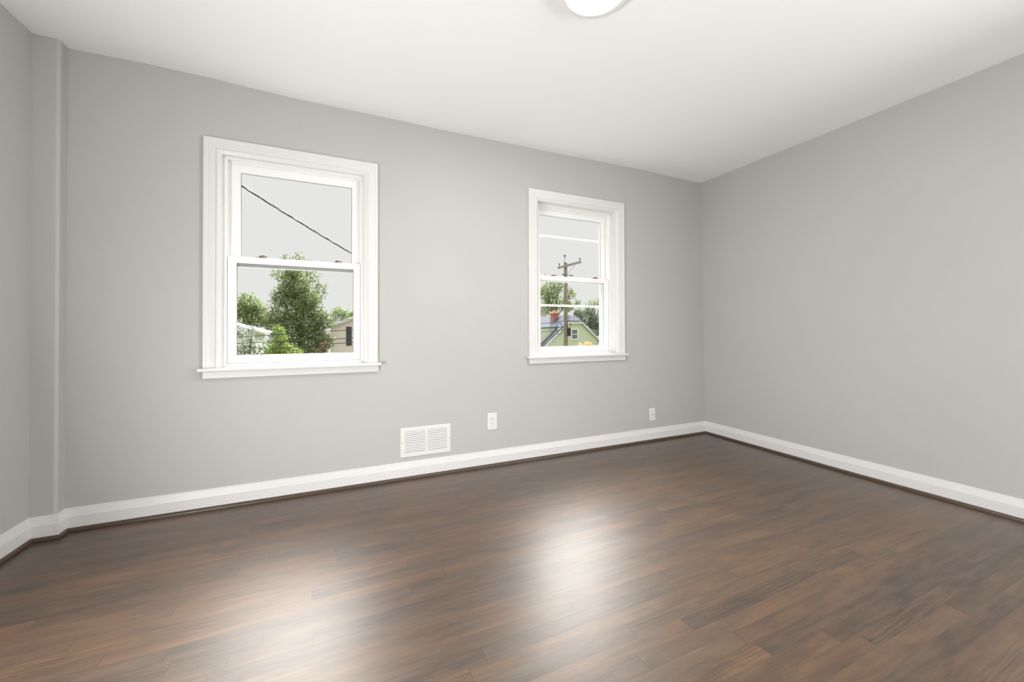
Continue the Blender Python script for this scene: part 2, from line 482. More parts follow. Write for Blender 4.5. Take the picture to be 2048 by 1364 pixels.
# wall with the two windows: a solid slab with two rectangular openings
CX = (-0.2235, 1.8225)          # window centres
DZW = (0.0, 0.008)              # second window sits a little higher
OPEN = [(c-0.386, c+0.386, 0.775+d, 2.024+d) for c, d in zip(CX, DZW)]
def slab_with_holes(bm, xa, xb, za, zb, y0, y1, holes, ztop=None):
    X = sorted({xa, xb, *[h[0] for h in holes], *[h[1] for h in holes], *([x for x in xs if xa < x < xb] if ztop else [])})
    Z = sorted({za, zb, *[h[2] for h in holes], *[h[3] for h in holes]})
    def hole(i, j):
        cx, cz = (X[i]+X[i+1])/2, (Z[j]+Z[j+1])/2
        return any(h[0] < cx < h[1] and h[2] < cz < h[3] for h in holes)
    zz = lambda i, j: (ztop(X[i]) if (ztop and j == len(Z)-1) else Z[j])
    V = {}
    def vert(i, j, y):
        if (i, j, y) not in V: V[(i, j, y)] = bm.verts.new((X[i], y, zz(i, j)))
        return V[(i, j, y)]
    nx, nz_ = len(X)-1, len(Z)-1
    for i in range(nx):
        for j in range(nz_):
            if hole(i, j): continue
            for y in (y0, y1):
                bm.faces.new([vert(i,j,y), vert(i+1,j,y), vert(i+1,j+1,y), vert(i,j+1,y)])
            for di, dj, a, b in ((-1,0,(i,j),(i,j+1)), (1,0,(i+1,j),(i+1,j+1)), (0,-1,(i,j),(i+1,j)), (0,1,(i,j+1),(i+1,j+1))):
                ii, jj = i+di, j+dj
                if ii < 0 or jj < 0 or ii >= nx or jj >= nz_ or hole(ii, jj):
                    bm.faces.new([vert(*a,y0), vert(*b,y0), vert(*b,y1), vert(*a,y1)])
bm = BM()
slab_with_holes(bm, -1.6, 3.5, 0.0, H, 0.0, WT, OPEN, ztop=lambda x: H+0.10)
tag(obj('wall_back', bm, M_wall), 'light grey painted wall with the two windows', 'wall', kind='structure')

# left wall with the shallow boxed-out chase in its corner
bm = BM()
r = 0.014
plan = [(XL, YB), (XL, YC)]
plan += [(XC-r, YC)] + [(XC-r+r*math.sin(a), YC+r-r*math.cos(a)) for a in [math.radians(t) for t in (15,30,45,60,75)]] + [(XC, YC+r), (XC, 0.0)]
plan2 = plan + [(-1.6, 0.0), (-1.6, YB)]
lo = [bm.verts.new((x, y, 0)) for x, y in plan2]; hi = [bm.verts.new((x, y, H+0.10)) for x, y in plan2]
for i in range(len(plan2)):
    j = (i+1) % len(plan2)
    bm.faces.new((lo[i], lo[j], hi[j], hi[i]))
bm.faces.new(lo); bm.faces.new(hi[::-1])
tag(obj('wall_left', bm, M_wall), 'light grey painted left wall with a shallow boxed-out corner', 'wall', kind='structure')

# right wall
bm = BM()
ysr = [0.0,-0.3,-0.6,-0.9,-1.2,-2.0,-3.0,YB]; zsr = [0,0.5,1.0,1.5,2.0,H,H+0.10]
ga = [[bm.verts.new((xr_at(y,z), y, z)) for z in zsr] for y in ysr]
gb = [[bm.verts.new((3.45, y, z)) for z in zsr] for y in ysr]
for g in (ga, gb):
    for a, b in zip(g, g[1:]):
        for k in range(len(zsr)-1): bm.faces.new((a[k], a[k+1], b[k+1], b[k]))
for i in range(len(ysr)-1):
    for k in (0, -1): bm.faces.new((ga[i][k], ga[i+1][k], gb[i+1][k], gb[i][k]))
for i in (0, -1):
    for k in range(len(zsr)-1): bm.faces.new((ga[i][k], ga[i][k+1], gb[i][k+1], gb[i][k]))
tag(obj('wall_right', bm, M_wall), 'light grey painted right wall', 'wall', kind='structure')

# wall behind the camera
bm = BM()
box(bm, (-1.6, YB-0.12, 0), (3.5, YB, H+0.10))
tag(obj('wall_front', bm, M_wall), 'light grey painted wall behind the viewer', 'wall', kind='structure')

# baseboards and the stained shoe moulding
path = [(XL, YB), (XL, YC), (XC, YC), (XC, 0.0), (xr_at(0,0.05), 0.0), (XR, -1.2), (XR, YB)]
BASE = [(0.0, 0.016), (0.0, 0.1155), (0.004, 0.1155), (0.006, 0.113), (0.0065, 0.108), (0.0145, 0.074), (0.0145, 0.016)]
SHOE = [(0.0, 0.0), (0.0, 0.0195), (0.0150, 0.0195), (0.0195, 0.0190), (0.0240, 0.0165), (0.0270, 0.0120), (0.0285, 0.0065), (0.0285, 0.0)]
for nm, a, b, lb in (('left', 0, 3, 'white baseboard along the left wall and around the boxed-out corner'), ('back', 3, 4, 'white baseboard under the two windows'), ('right', 4, 6, 'white baseboard along the right wall')):
    bm = BM(); sweep(bm, path, BASE, a, b)
    tag(obj('baseboard_'+nm, bm, M_trim), lb, 'baseboard', kind='structure')
for k, (a, b, lb) in enumerate(((0, 3, 'dark stained shoe moulding at the foot of the left baseboard'), (3, 4, 'dark stained shoe moulding at the foot of the window-wall baseboard'), (4, 6, 'dark stained shoe moulding at the foot of the right-hand baseboard'))):
    bm = BM(); sweep(bm, path, SHOE, a, b)
    tag(obj('trim_%d' % (k+1), bm, M_shoe), lb, 'moulding', kind='structure')

# ------------------------------------------------------------------ windows
def build_window(idx, cx, dz, deep, label):
    """double-hung window; deep = how much further out the sashes sit"""
    W = empty('window_%d' % idx, (cx, 0.0, 0.797+dz))
    tag(W, label, 'window', kind='structure')
    xo0, xo1 = cx-0.4665, cx+0.4665              # casing outside
    z0, z1 = 0.797+dz, 2.105+dz
    # casing
    bm = BM()
    prof = [(0,0),(0,-0.017),(0.002,-0.0195),(0.005,-0.0205),(0.014,-0.0205),(0.018,-0.0190),(0.022,-0.0175),(0.032,-0.0180),(0.048,-0.0165),(0.0575,-0.0145),
            (0.0600,-0.0170),(0.0630,-0.0195),(0.0665,-0.0195),(0.0690,-0.0170),(0.0840,-0.0080),(0.0865,-0.0060),(0.0865,0.0)]
    u_frame(bm, xo0, xo1, z0, z1, prof)
    obj('casing', bm, M_trim, W)
    # stool and apron
    bm = BM()
    box(bm, (xo0-0.019, -0.048, z0-0.020), (xo1+0.020, 0.0, z0), 0.006, 3)
    box(bm, (cx-0.384, -0.002, z0-0.020), (cx+0.384, 0.030+deep, z0))
    obj('stool', bm, M_trim, W)
    bm = BM()
    box(bm, (xo0+0.001, -0.019, z0-0.059), (xo1+0.005, 0.0, z0-0.020), 0.002, 2)
    obj('apron', bm, M_trim, W)
    # jamb boards lining the opening
    bm = BM()
    ji = 0.379
    for s in (-1, 1):
        box(bm, (cx+s*ji, 0.0, z0), (cx+s*0.386, WT-0.005, z1-0.0865+0.005))
    box(bm, (cx-0.386, 0.0, z1-0.0815), (cx+0.386, WT-0.005, z1-0.0865+0.0055))
    obj('jamb', bm, M_trim, W)
    # fixed vinyl frame with its track and parting stop
    bm = BM()
    fx0, fx1, fz0, fz1 = cx-ji, cx+ji, z0, z1-0.0815
    y = deep
    prof = [(0,0.020+y),(0.0165,0.020+y),(0.0175,0.021+y),(0.0175,0.027+y),(0.0130,0.029+y),(0.0130,0.057+y),(0.024,0.0585+y),(0.024,0.0625+y),(0.020,0.064+y),(0.020,0.100+y),(0,0.100+y)]
    ring_frame(bm, fx0, fx1, fz0, fz1, prof)
    obj('frame', bm, M_vinyl, W)
    # lower sash (room side)
    ls = empty('lower_sash', (cx, 0.03+y, 0.815+dz)); ls.parent = W; ls.matrix_parent_inverse = parent_inverse(W)
    lx0, lx1, lz0, lz1 = cx-0.3605, cx+0.3605, 0.8155+dz, 1.4435+dz
    gx0, gx1, gz0, gz1 = lx0+0.0405, lx1-0.0385, lz0+0.0445, lz1-0.0355
    ya, yb = 0.028+y, 0.056+y
    bm = BM()
    box(bm, (lx0, ya, lz0), (gx0, yb, lz1), 0.0015, 1)
    box(bm, (gx1, ya, lz0), (lx1, yb, lz1), 0.0015, 1)
    box(bm, (gx0, ya, lz0), (gx1, yb, gz0), 0.0015, 1)
    box(bm, (gx0, ya, gz1), (gx1, yb, lz1), 0.0015, 1)
    # sloped glazing stop
    ring_frame(bm, gx0-0.001, gx1+0.001, gz0-0.001, gz1+0.001, [(0,ya+0.001),(0.0015,ya+0.001),(0.0045,ya+0.011),(0,ya+0.011)])
    root_sash = obj('sash_rail', bm, M_vinyl, ls)
    bm = BM(); ring_frame(bm, gx0, gx1, gz0, gz1, [(0,ya+0.0105),(0.0052,ya+0.0105),(0.0052,ya+0.0135),(0,ya+0.0135)])
    obj('glazing_bead', bm, M_gasket, ls)
    bm = BM(); box(bm, (gx0-0.004, ya+0.012, gz0-0.004), (gx1+0.004, ya+0.0145, gz1+0.004))
    obj('glass', bm, M_glass, ls)
    # locks on the meeting rail
    for lx in (cx-0.196, cx+0.219):
        lk = BM()
        box(lk, (lx-0.030, ya+0.004, lz1-0.0005), (lx+0.030, ya+0.024, lz1+0.006), 0.002, 2)
        lathe(lk, (lx, ya+0.014, lz1+0.005), [(0,0.0075),(0.010,0.0075),(0.012,0.004),(0.012,0)], 16)
        ko = obj('sash_lock', lk, M_lock, ls)
        lv = BM()
        tube(lv, [(lx-0.006, ya+0.014, lz1+0.0135), (lx+0.010, ya+0.010, lz1+0.0145), (lx+0.026, ya+0.004, lz1+0.0125), (lx+0.036, ya+0.000, lz1+0.0085)], [0.0035,0.0042,0.004,0.0028], 8)
        obj('lever', lv, M_lock, ko)
    # upper sash (outer track)
    us = empty('upper_sash', (cx, 0.065+y, 1.387+dz)); us.parent = W; us.matrix_parent_inverse = parent_inverse(W)
    ux0, ux1, uz0, uz1 = cx-0.3555, cx+0.3555, (1.3870 if idx == 1 else 1.4020)+dz, 2.003+dz
    hx0, hx1, hz0, hz1 = ux0+0.0475, ux1-0.0415, 1.424+dz, 1.9545+dz
    ya, yb = 0.064+y, 0.092+y
    bm = BM()
    box(bm, (ux0, ya, uz0), (hx0, yb, uz1), 0.0015, 1)
    box(bm, (hx1, ya, uz0), (ux1, yb, uz1), 0.0015, 1)
    box(bm, (hx0, ya, uz0), (hx1, yb, hz0), 0.0015, 1)
    box(bm, (hx0, ya, hz1), (hx1, yb, uz1), 0.0015, 1)
    ring_frame(bm, hx0-0.001, hx1+0.001, hz0-0.001, hz1+0.001, [(0,ya+0.001),(0.0015,ya+0.001),(0.005,ya+0.011),(0,ya+0.011)])
    obj('sash_rail', bm, M_vinyl, us)
    bm = BM(); ring_frame(bm, hx0, hx1, hz0, hz1, [(0,ya+0.0105),(0.0056,ya+0.0105),(0.0056,ya+0.0135),(0,ya+0.0135)])
    obj('glazing_bead', bm, M_gasket, us)
    if idx == 1:  # added grey strip: the rail's unlit look, put in as colour
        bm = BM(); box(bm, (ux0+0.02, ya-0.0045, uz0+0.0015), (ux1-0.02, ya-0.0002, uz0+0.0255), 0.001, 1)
        obj('shaded_rail_strip', bm, M_strip, us)
    bm = BM(); box(bm, (hx0-0.004, ya+0.012, hz0-0.004), (hx1+0.004, ya+0.0145, hz1+0.004))
    obj('glass', bm, M_glass, us)
    return W

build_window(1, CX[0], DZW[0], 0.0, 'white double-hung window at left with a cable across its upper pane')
w2 = build_window(2, CX[1], DZW[1], 0.045, 'white double-hung window nearer the right corner with a utility pole in view')
# thin outer storm frame with two crossbars, second window only
bm = BM()
sy = 0.175
ring_frame(bm, CX[1]-0.3785, CX[1]+0.3785, 0.806, 2.03, [(0,sy-0.008),(0.035,sy-0.008),(0.035,sy+0.012),(0,sy+0.012)])
for zc in (1.802, 1.2165):
    box(bm, (CX[1]-0.345, sy-0.006, zc-0.0085), (CX[1]+0.345, sy+0.010, zc+0.0085), 0.0015, 1)
o = obj('storm_frame', bm, M_vinyl, w2)

# ------------------------------------------------------------------ things on the wall
# air return grille
vx0, vx1, vz0, vz1 = 0.387, 0.736, 0.1455, 0.3440
V = empty('air_return_grille', ((vx0+vx1)/2, 0.0, vz0))
tag(V, 'white metal air return grille low on the wall between the windows', 'vent')
bm = BM()
rows_top, rows_bot = 0.3185, 0.1745
cols = ((0.4180, 0.5535), (0.5715, 0.7060))
slab_prof = [(0,0),(0,-0.0035),(0.0025,-0.006),(0.031,-0.0065),(0.031,-0.001),(0.031,0)]
def plate_with_holes(bm, x0, x1, z0, z1, ya, yb, holes):
    slab_with_holes(bm, x0, x1, z0, z1, ya, yb, holes)
plate_with_holes(bm, vx0+0.004, vx1-0.004, vz0+0.004, vz1-0.004, -0.0062, -0.0005, [(c[0], c[1], rows_bot, rows_top) for c in cols])
ring_frame(bm, vx0, vx1, vz0, vz1, [(0,0),(0,-0.003),(0.0045,-0.0062),(0.0045,0)])
obj('frame', bm, M_plate, V)
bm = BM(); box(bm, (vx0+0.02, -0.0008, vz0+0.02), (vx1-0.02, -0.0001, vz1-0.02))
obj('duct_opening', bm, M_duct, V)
bm = BM()
n_sl = 12
pitch = (rows_top-rows_bot)/(n_sl-0.5)
for c in cols:
    for k in range(n_sl):
        zc = rows_top - 0.25*pitch - (k)*pitch - 0.0 
        zt, zb = zc+0.0008-0.0005, zc-pitch*0.60
        if zb < rows_bot: zb = rows_bot
        if zt-zb < 0.001: continue
        vs = [bm.verts.new(p) for p in ((c[0],-0.0016,zt),(c[1],-0.0016,zt),(c[1],-0.0060,zb),(c[0],-0.0060,zb),(c[0],-0.0010,zt-0.001),(c[1],-0.0010,zt-0.001),(c[1],-0.0050,zb-0.001),(c[0],-0.0050,zb-0.001))]
        for q in ((0,1,2,3),(7,6,5,4),(0,3,7,4),(1,5,6,2),(3,2,6,7),(0,4,5,1)): bm.faces.new([vs[i] for i in q])
obj('louvers', bm, M_plate, V)
for px_, pz_ in ((vx0+0.012, 0.247), (vx1-0.011, 0.247)):
    bm = BM(); lathe(bm, (px_, -0.0060, pz_), [(0.0042,0.001),(0.0042,-0.0008),(0.003,-0.0016),(0,-0.0018)], 14, axis='y')
    obj('screw', bm, M_screw, V)

# duplex power outlet
ox, oz = 1.0518, 0.3294
O = empty('power_outlet', (ox, 0.0, oz))
tag(O, 'white duplex power outlet on the wall right of the air grille', 'outlet')
bm = BM(); box(bm, (ox-0.039, -0.0055, oz-0.0622), (ox+0.039, 0.0, oz+0.0622), 0.0028, 3)
obj('cover_plate', bm, M_plate, O)
for s in (1, -1):
    c = oz + s*0.0195
    bm = BM()
    pts = []
    for k in range(28):
        a = 2*math.pi*k/28
        pts.append((0.0172*math.cos(a), max(-0.0142, min(0.0142, 0.0172*math.sin(a)))))
    a_ = [bm.verts.new((ox+u, -0.0078, c+v)) for u, v in pts]; b_ = [bm.verts.new((ox+u, -0.004, c+v)) for u, v in pts]
    bm.faces.new(a_)
    for i in range(28): bm.faces.new((a_[i], a_[(i+1)%28], b_[(i+1)%28], b_[i]))
    rc = obj('receptacle', bm, M_plate, O)
    bm = BM()
    box(bm, (ox-0.0076, -0.0081, c+0.0000), (ox-0.0052, -0.0070, c+0.0090))
    box(bm, (ox+0.0052, -0.0081, c+0.0008), (ox+0.0072, -0.0070, c+0.0082))
    lathe(bm, (ox, -0.0070, c-0.0072), [(0.0026,0),(0.0026,-0.0011),(0,-0.0011)], 12, axis='y')
    obj('slots', bm, M_slot, rc)
bm = BM(); lathe(bm, (ox, -0.0050, oz), [(0.0032,0),(0.0032,-0.0012),(0.002,-0.0018),(0,-0.0018)], 14, axis='y')
obj('screw', bm, M_screw, O)

# cable wall plate, hung slightly crooked
qx, qz = 2.6080, 0.2405
Q = empty('cable_wall_plate', (qx, 0.0, qz))
tag(Q, 'small crooked white cable wall plate near the right corner', 'wall plate')
bm = BM(); box(bm, (qx-0.0355, -0.0055, qz-0.0570), (qx+0.0355, 0.0, qz+0.0570), 0.0028, 3)
obj('cover_plate', bm, M_plate, Q)
bm = BM(); lathe(bm, (qx, -0.0050, qz), [(0.0058,0),(0.0058,-0.002),(0.0045,-0.002),(0.0045,-0.009),(0.0025,-0.009),(0.0012,-0.006),(0,-0.006)], 16, axis='y')
obj('cable_jack', bm, M_screw, Q)
for s in (1, -1):
    bm = BM(); lathe(bm, (qx, -0.0050, qz+s*0.042), [(0.0030,0),(0.0030,-0.0012),(0.002,-0.0018),(0,-0.0018)], 14, axis='y')
    obj('screw', bm, M_plate, Q)
Q.rotation_euler = (0, math.radians(-3.2), 0)

# ceiling lamp
lx, ly = 0.970, -1.404
Lm = empty('ceiling_light', (lx, ly, H))
tag(Lm, 'round white flush ceiling light, switched on', 'ceiling light')
bm = BM()
lathe(bm, (lx, ly, H), [(0.110,0.0),(0.1535,0.0),(0.1550,-0.006),(0.1550,-0.026),(0.1540,-0.032),(0.1515,-0.0355),(0.1485,-0.0368),(0.1460,-0.0362),(0.1440,-0.0374),(0.1300,-0.0415),(0.1150,-0.0440),(0.1132,-0.0430),(0.1122,-0.038),(0.110,0.0)], 96)
obj('trim_ring', bm, M_ring, Lm, smooth=True)
bm = BM()
lathe(bm, (lx, ly, H), [(0.1119,-0.040),(0.1112,-0.0440),(0.108,-0.0460),(0.098,-0.0485),(0.08,-0.0505),(0.05,-0.0520),(0.025,-0.0526),(0,-0.0528)], 96)
obj('diffuser', bm, M_diffuser, Lm, smooth=True)

# ------------------------------------------------------------------ outdoors
GZ = -3.4
M_grass = simple('lawn', (0.07, 0.085, 0.04), 0.9, noise=0.3, nscale=0.6)
bm = BM(); box(bm, (-90, 0.4, GZ-0.3), (140, 170, GZ))
tag(obj('ground', bm, M_grass), 'lawns and yards outside, far below the windows', 'ground', kind='structure')

M_bark = simple('bark', (0.12, 0.09, 0.065), 0.9, noise=0.3, nscale=8)
def cloud(bm, blobs, leaf, dens, rng, tintshift=0.0):
    """leaf quads scattered through ellipsoids; blobs = (centre, radius)"""
    tints = []
    for c, R, dn in blobs:
        n = int(dens*dn*(R/leaf)**2)
        for _ in range(n):
            d = Vector((rng.gauss(0,1), rng.gauss(0,1), rng.gauss(0,1))).normalized()
            rr = R*(0.35+0.65*rng.random()**0.6)*(0.9+0.25*math.sin(7*d.x+3*d.z)*math.cos(5*d.y+4*d.z))
            p = c + Vector((d.x*rr, d.y*rr*0.9, d.z*rr*0.95))
            nrm = (d*0.6 + Vector((rng.gauss(0,1), rng.gauss(0,1), rng.gauss(0,1)+0.5))*0.6).normalized()
            a = nrm.orthogonal().normalized(); b = nrm.cross(a)
            th = rng.random()*6.283
            a, b = a*math.cos(th)+b*math.sin(th), b*math.cos(th)-a*math.sin(th)
            s = leaf*(0.6+0.8*rng.random())
            bm.faces.new([bm.verts.new(p+a*s), bm.verts.new(p+b*s*0.5+a*s*0.1), bm.verts.new(p-a*s), bm.verts.new(p-b*s*0.5+a*s*0.1)])
            tints.append(min(1, max(0, 0.5+tintshift+rng.gauss(0, 0.22))))
    return tints

def foliage(name, blobs, leaf, dens, mat, parent, seed):
    rng = random.Random(seed)
    bm = BM()
    t = cloud(bm, blobs, leaf, dens, rng)
    me = bpy.data.meshes.new(name); bm.to_mesh(me); bm.free()
    at_ = me.attributes.new('leaf_tint', 'FLOAT', 'FACE')
    for i, v in enumerate(t): at_.data[i].value = v
    me.materials.append(mat)
    o = bpy.data.objects.new(name, me); COL.objects.link(o)
    o.parent = parent; o.matrix_parent_inverse = parent_inverse(parent)
    return o

def tree(name, label, cat, base_px, depth, blobs_px, leaf, dens, mat, seed, trunk=0.16, group=None):
    b = at(base_px, PPY, depth)
    R = empty(name, (b.x, b.y, GZ))
    tag(R, label, cat, group)
    blobs = [(at(px, py, depth+dd), rpx/FPX*depth, dn) for px, py, rpx, dd, dn in blobs_px]
    foliage('foliage', blobs, leaf, dens, mat, R, seed)
    bm = BM()
    topc = sum((c for c, _, _ in blobs), Vector())/len(blobs)
    rng = random.Random(seed+1)
    base = Vector((b.x, b.y, GZ))
    pts = [base, base.lerp(topc, 0.35)+Vector((0.05,0,0)), base.lerp(topc, 0.7), topc]
    tube(bm, pts, [trunk*1.3, trunk, trunk*0.8, trunk*0.4], 8)
    for c, rad, _ in blobs:
        s = base.lerp(topc, 0.45+0.4*rng.random())
        tube(bm, [s, s.lerp(c, 0.5)+Vector((0,0,-0.1)), c], [trunk*0.45, trunk*0.3, trunk*0.12], 5)
    obj('trunk', bm, M_bark, R)
    return R

L_dark = leaf_mat('deep_green_leaves', (0.0627, 0.0904, 0.0285), (0.1425, 0.1809, 0.0617), (0.285, 0.3325, 0.1187))
L_mid = leaf_mat('mid_green_leaves', (0.0855, 0.1283, 0.0395), (0.1767, 0.236, 0.079), (0.3277, 0.3976, 0.1482))
L_lime = leaf_mat('lime_green_leaves', (0.1122, 0.1785, 0.0337), (0.2151, 0.2945, 0.0598), (0.3366, 0.4195, 0.1122))
L_sil = leaf_mat('silvery_green_leaves', (0.0619, 0.0884, 0.049), (0.137, 0.168, 0.102), (0.2873, 0.3315, 0.2346))
L_brown = leaf_mat('russet_leaves', (0.08, 0.0416, 0.0256), (0.144, 0.088, 0.048), (0.224, 0.16, 0.08))
L_orange = leaf_mat('apricot_blossoms', (0.4256, 0.218, 0.0798), (0.7448, 0.4361, 0.1995), (0.9, 0.6669, 0.399))

tree('tree', 'tall dense green tree in the middle of the left window', 'tree', 598, 30,
     [(588,570,34,0,1),(566,596,27,0,1),(612,598,33,0,1),(603,638,46,0,1),(556,640,34,0,1),(640,640,28,0.5,1),(585,545,22,0,0.9),(625,690,38,0,1),(645,680,24,0,1),(570,690,36,0,1)],
     0.085, 9.0, L_dark, 11, 0.2)
tree('tree', 'sparse tall tree rising behind the dense one in the left window', 'tree', 605, 36,
     [(572,517,12,0,0.45),(598,515,14,0,0.5),(616,528,12,0,0.4),(555,548,14,0,0.7),(588,540,22,0,0.7),(622,552,20,0,0.7),(640,575,16,0,0.6),(650,583,8,0,0.5),(632,596,14,0,0.6)],
     0.085, 4.6, L_dark, 12, 0.18)
tree('tree', 'rounded green tree at the left edge of the left window', 'tree', 494, 38,
     [(494,606,25,0,1),(517,618,18,0,1),(478,622,24,0,1),(505,640,26,0,1),(530,640,16,0,1)],
     0.10, 7.5, L_mid, 13, 0.2)
tree('tree', 'small tree behind the pink house roof in the left window', 'tree', 684, 54,
     [(676,625,16,0,1),(694,632,16,0,1),(664,640,11,0,0.8),(708,628,10,0,0.8)],
     0.11, 6.0, L_mid, 14, 0.14)
tree('shrub', 'bright lime green shrub low in the left window', 'shrub', 562, 22,
     [(556,660,13,0,0.9),(562,676,15,0,1),(560,696,24,0,1),(585,706,20,0,1),(540,705,18,0,1)],
     0.06, 7.5, L_lime, 15, 0.07)
tree('shrub', 'loose dark-leaved shrub low at the left edge of the left window', 'shrub', 492, 18,
     [(482,668,14,0,0.7),(500,684,14,0,0.6),(484,700,18,0,0.8),(510,706,18,0,0.8),(505,655,9,0,0.5),(525,690,14,0,0.6)],
     0.06, 4.6, L_sil, 16, 0.06)
tree('shrub', 'russet shrub beside the wall of the pink house', 'shrub', 654, 28,
     [(654,672,9,0,1),(650,690,12,0,1),(643,706,12,0,1)], 0.09, 4.2, L_brown, 17, 0.06)
tree('tree', 'leafy tree behind the green house, left of the utility pole', 'tree', 1108, 58,
     [(1092,585,22,0,1),(1116,572,20,0,1),(1108,604,26,0,1),(1088,618,22,0,1),(1139,588,15,0,0.9),(1134,612,16,0,1),(1156,604,8,0,0.7),(1090,556,9,0,0.5),(1100,560,10,0,0.5)],
     0.13, 6.5, L_mid, 18, 0.22)
tree('tree', 'silvery dense tree right of the green gable', 'tree', 1180, 60,
     [(1172,642,24,0,1),(1194,640,22,0,1),(1156,626,14,0,1),(1192,664,22,0,1),(1178,622,14,0,0.9),(1176,674,16,0,1),(1196,682,14,0,1)],
     0.13, 7.0, L_sil, 19, 0.2)
tree('tree', 'small treetop at the right edge of the right window', 'tree', 1196, 75,
     [(1196,604,11,0,0.8),(1182,606,9,0,0.7),(1172,612,8,0,0.6),(1204,596,8,0,0.7)],
     0.15, 4.0, L_mid, 20, 0.15)
tree('flowering_shrub', 'apricot flowering shrub in front of the green house', 'shrub', 1172, 18,
     [(1162,693,8,0,1),(1175,690,9,0,1),(1185,696,7,0,1),(1168,704,11,0,1),(1199,692,5,0,0.8)],
     0.05, 6.5, L_orange, 21, 0.05)

# --- houses
M_roof = simple('blue_grey_shingles', (0.078, 0.085, 0.105), 0.9, spec=0.1, noise=0.25, nscale=5)
M_green = siding('pale_green_clapboard', (0.62, 0.68, 0.50), 0.235, 0.74)
M_pink = siding('pale_pink_clapboard', (0.95, 0.80, 0.79), 0.21, 0.88)
M_white = simple('white_house_trim', (0.78, 0.78, 0.76), 0.6, noise=0.02)
M_brick = simple('red_brick', (0.42, 0.19, 0.14), 0.85, noise=0.2, nscale=6)
M_cap = simple('terracotta_cap', (0.55, 0.30, 0.19), 0.8, noise=0.1)
M_pane = simple('house_window_pane', (0.17, 0.18, 0.19), 0.2, noise=0.1)
M_shutter = simple('dark_shutter', (0.075, 0.078, 0.078), 0.6, noise=0.1)

# green house: gable end with clipped peak toward us, ridge running away
YG = 27.5
ap = at_y(1148, 632, YG+0.8)
jl, jr = at_y(1136, 644, YG), at_y(1162, 644, YG)
rkl, rkr = at_y(1083, 697, YG), at_y(1200, 683, YG)
axx = (jl.x+jr.x)/2; jz = (jl.z+jr.z)/2; hw = (jr.x-jl.x)/2
slope = ((jl.z-rkl.z)/(jl.x-rkl.x) + (jr.z-rkr.z)/(rkr.x-jr.x))/2
rz = jz + hw*slope                       # ridge height
ez = GZ+2.4                              # eave height
ew = (rz-ez)/slope                       # half width at the eave
YE = YG+11.0
G = empty('green_house', (axx, YG, GZ))
tag(G, 'pale green clapboard house with grey roof seen through the right window', 'house')
bm = BM()
sec = [(axx-ew, GZ), (axx+ew, GZ), (axx+ew, ez), (axx+hw, jz), (axx-hw, jz), (axx-ew, ez)]
a_ = [bm.verts.new((x, YG, z)) for x, z in sec]; b_ = [bm.verts.new((x, YE, z)) for x, z in sec]
bm.faces.new(a_); bm.faces.new(b_[::-1])
for i in range(6): bm.faces.new((a_[i], a_[(i+1)%6], b_[(i+1)%6], b_[i]))
obj('wall', bm, M_green, G)
# roof slopes with thickness and an overhang; clipped front
bm = BM()
ov, th = 0.18, 0.12
def slab(bm, pts, t):
    n = (pts[1]-pts[0]).cross(pts[2]-pts[0]).normalized()
    if n.z < 0: n = -n
    a = [bm.verts.new(p) for p in pts]; b = [bm.verts.new(p+n*t) for p in pts]
    bm.faces.new(a); bm.faces.new(b[::-1])
    for i in range(len(pts)): bm.faces.new((a[i], a[(i+1)%len(pts)], b[(i+1)%len(pts)], b[i]))
yr = YG+0.9
for s in (-1, 1):
    e = 0.3
    slab(bm, [Vector((axx, yr, rz)), Vector((axx+s*hw, YG-ov, jz)), Vector((axx+s*(ew+e), YG-ov, ez-e*slope)), Vector((axx+s*(ew+e), YE+ov, ez-e*slope)), Vector((axx, YE+ov, rz))], th)
slab(bm, [Vector((axx, yr, rz)), Vector((axx-hw, YG-ov, jz)), Vector((axx+hw, YG-ov, jz))], th)
obj('roof', bm, M_roof, G)
# white rake boards
for s in (-1, 1):
    bm = BM()
    p0, p1 = Vector((axx+s*hw, YG-ov-0.02, jz+0.06)), Vector((axx+s*(ew+0.3), YG-ov-0.02, ez-0.3*slope+0.06))
    n = Vector((0,0,0.17))
    vs = [bm.verts.new(p) for p in (p0, p1, p1-n, p0-n)]; ws = [bm.verts.new(p+Vector((0,0.05,0))) for p in (p0, p1, p1-n, p0-n)]
    bm.faces.new(vs); bm.faces.new(ws[::-1])
    for i in range(4): bm.faces.new((vs[i], vs[(i+1)%4], ws[(i+1)%4], ws[i]))
    obj('rake_board', bm, M_white, G)
bm = BM(); box(bm, (axx-hw-0.1, YG-ov-0.03, jz-0.14), (axx+hw+0.1, YG-ov+0.03, jz+0.05))
obj('clipped_peak_board', bm, M_white, G)
# attic window
wa, wb = at_y(1141, 657, YG), at_y(1156, 680, YG)
wf = BM(); ring_frame(wf, wa.x, wb.x, wb.z, wa.z, [(0,YG+0.02),(0,YG-0.07),(0.12,YG-0.07),(0.12,YG+0.02)])
box(wf, (wa.x+0.1, YG-0.06, (wa.z+wb.z)/2-0.035), (wb.x-0.1, YG-0.01, (wa.z+wb.z)/2+0.035))
wfo = obj('window', wf, M_white, G)
bm = BM(); box(bm, (wa.x+0.1, YG-0.03, wb.z+0.1), (wb.x-0.1, YG+0.01, wa.z-0.1)); obj('pane', bm, M_pane, wfo)
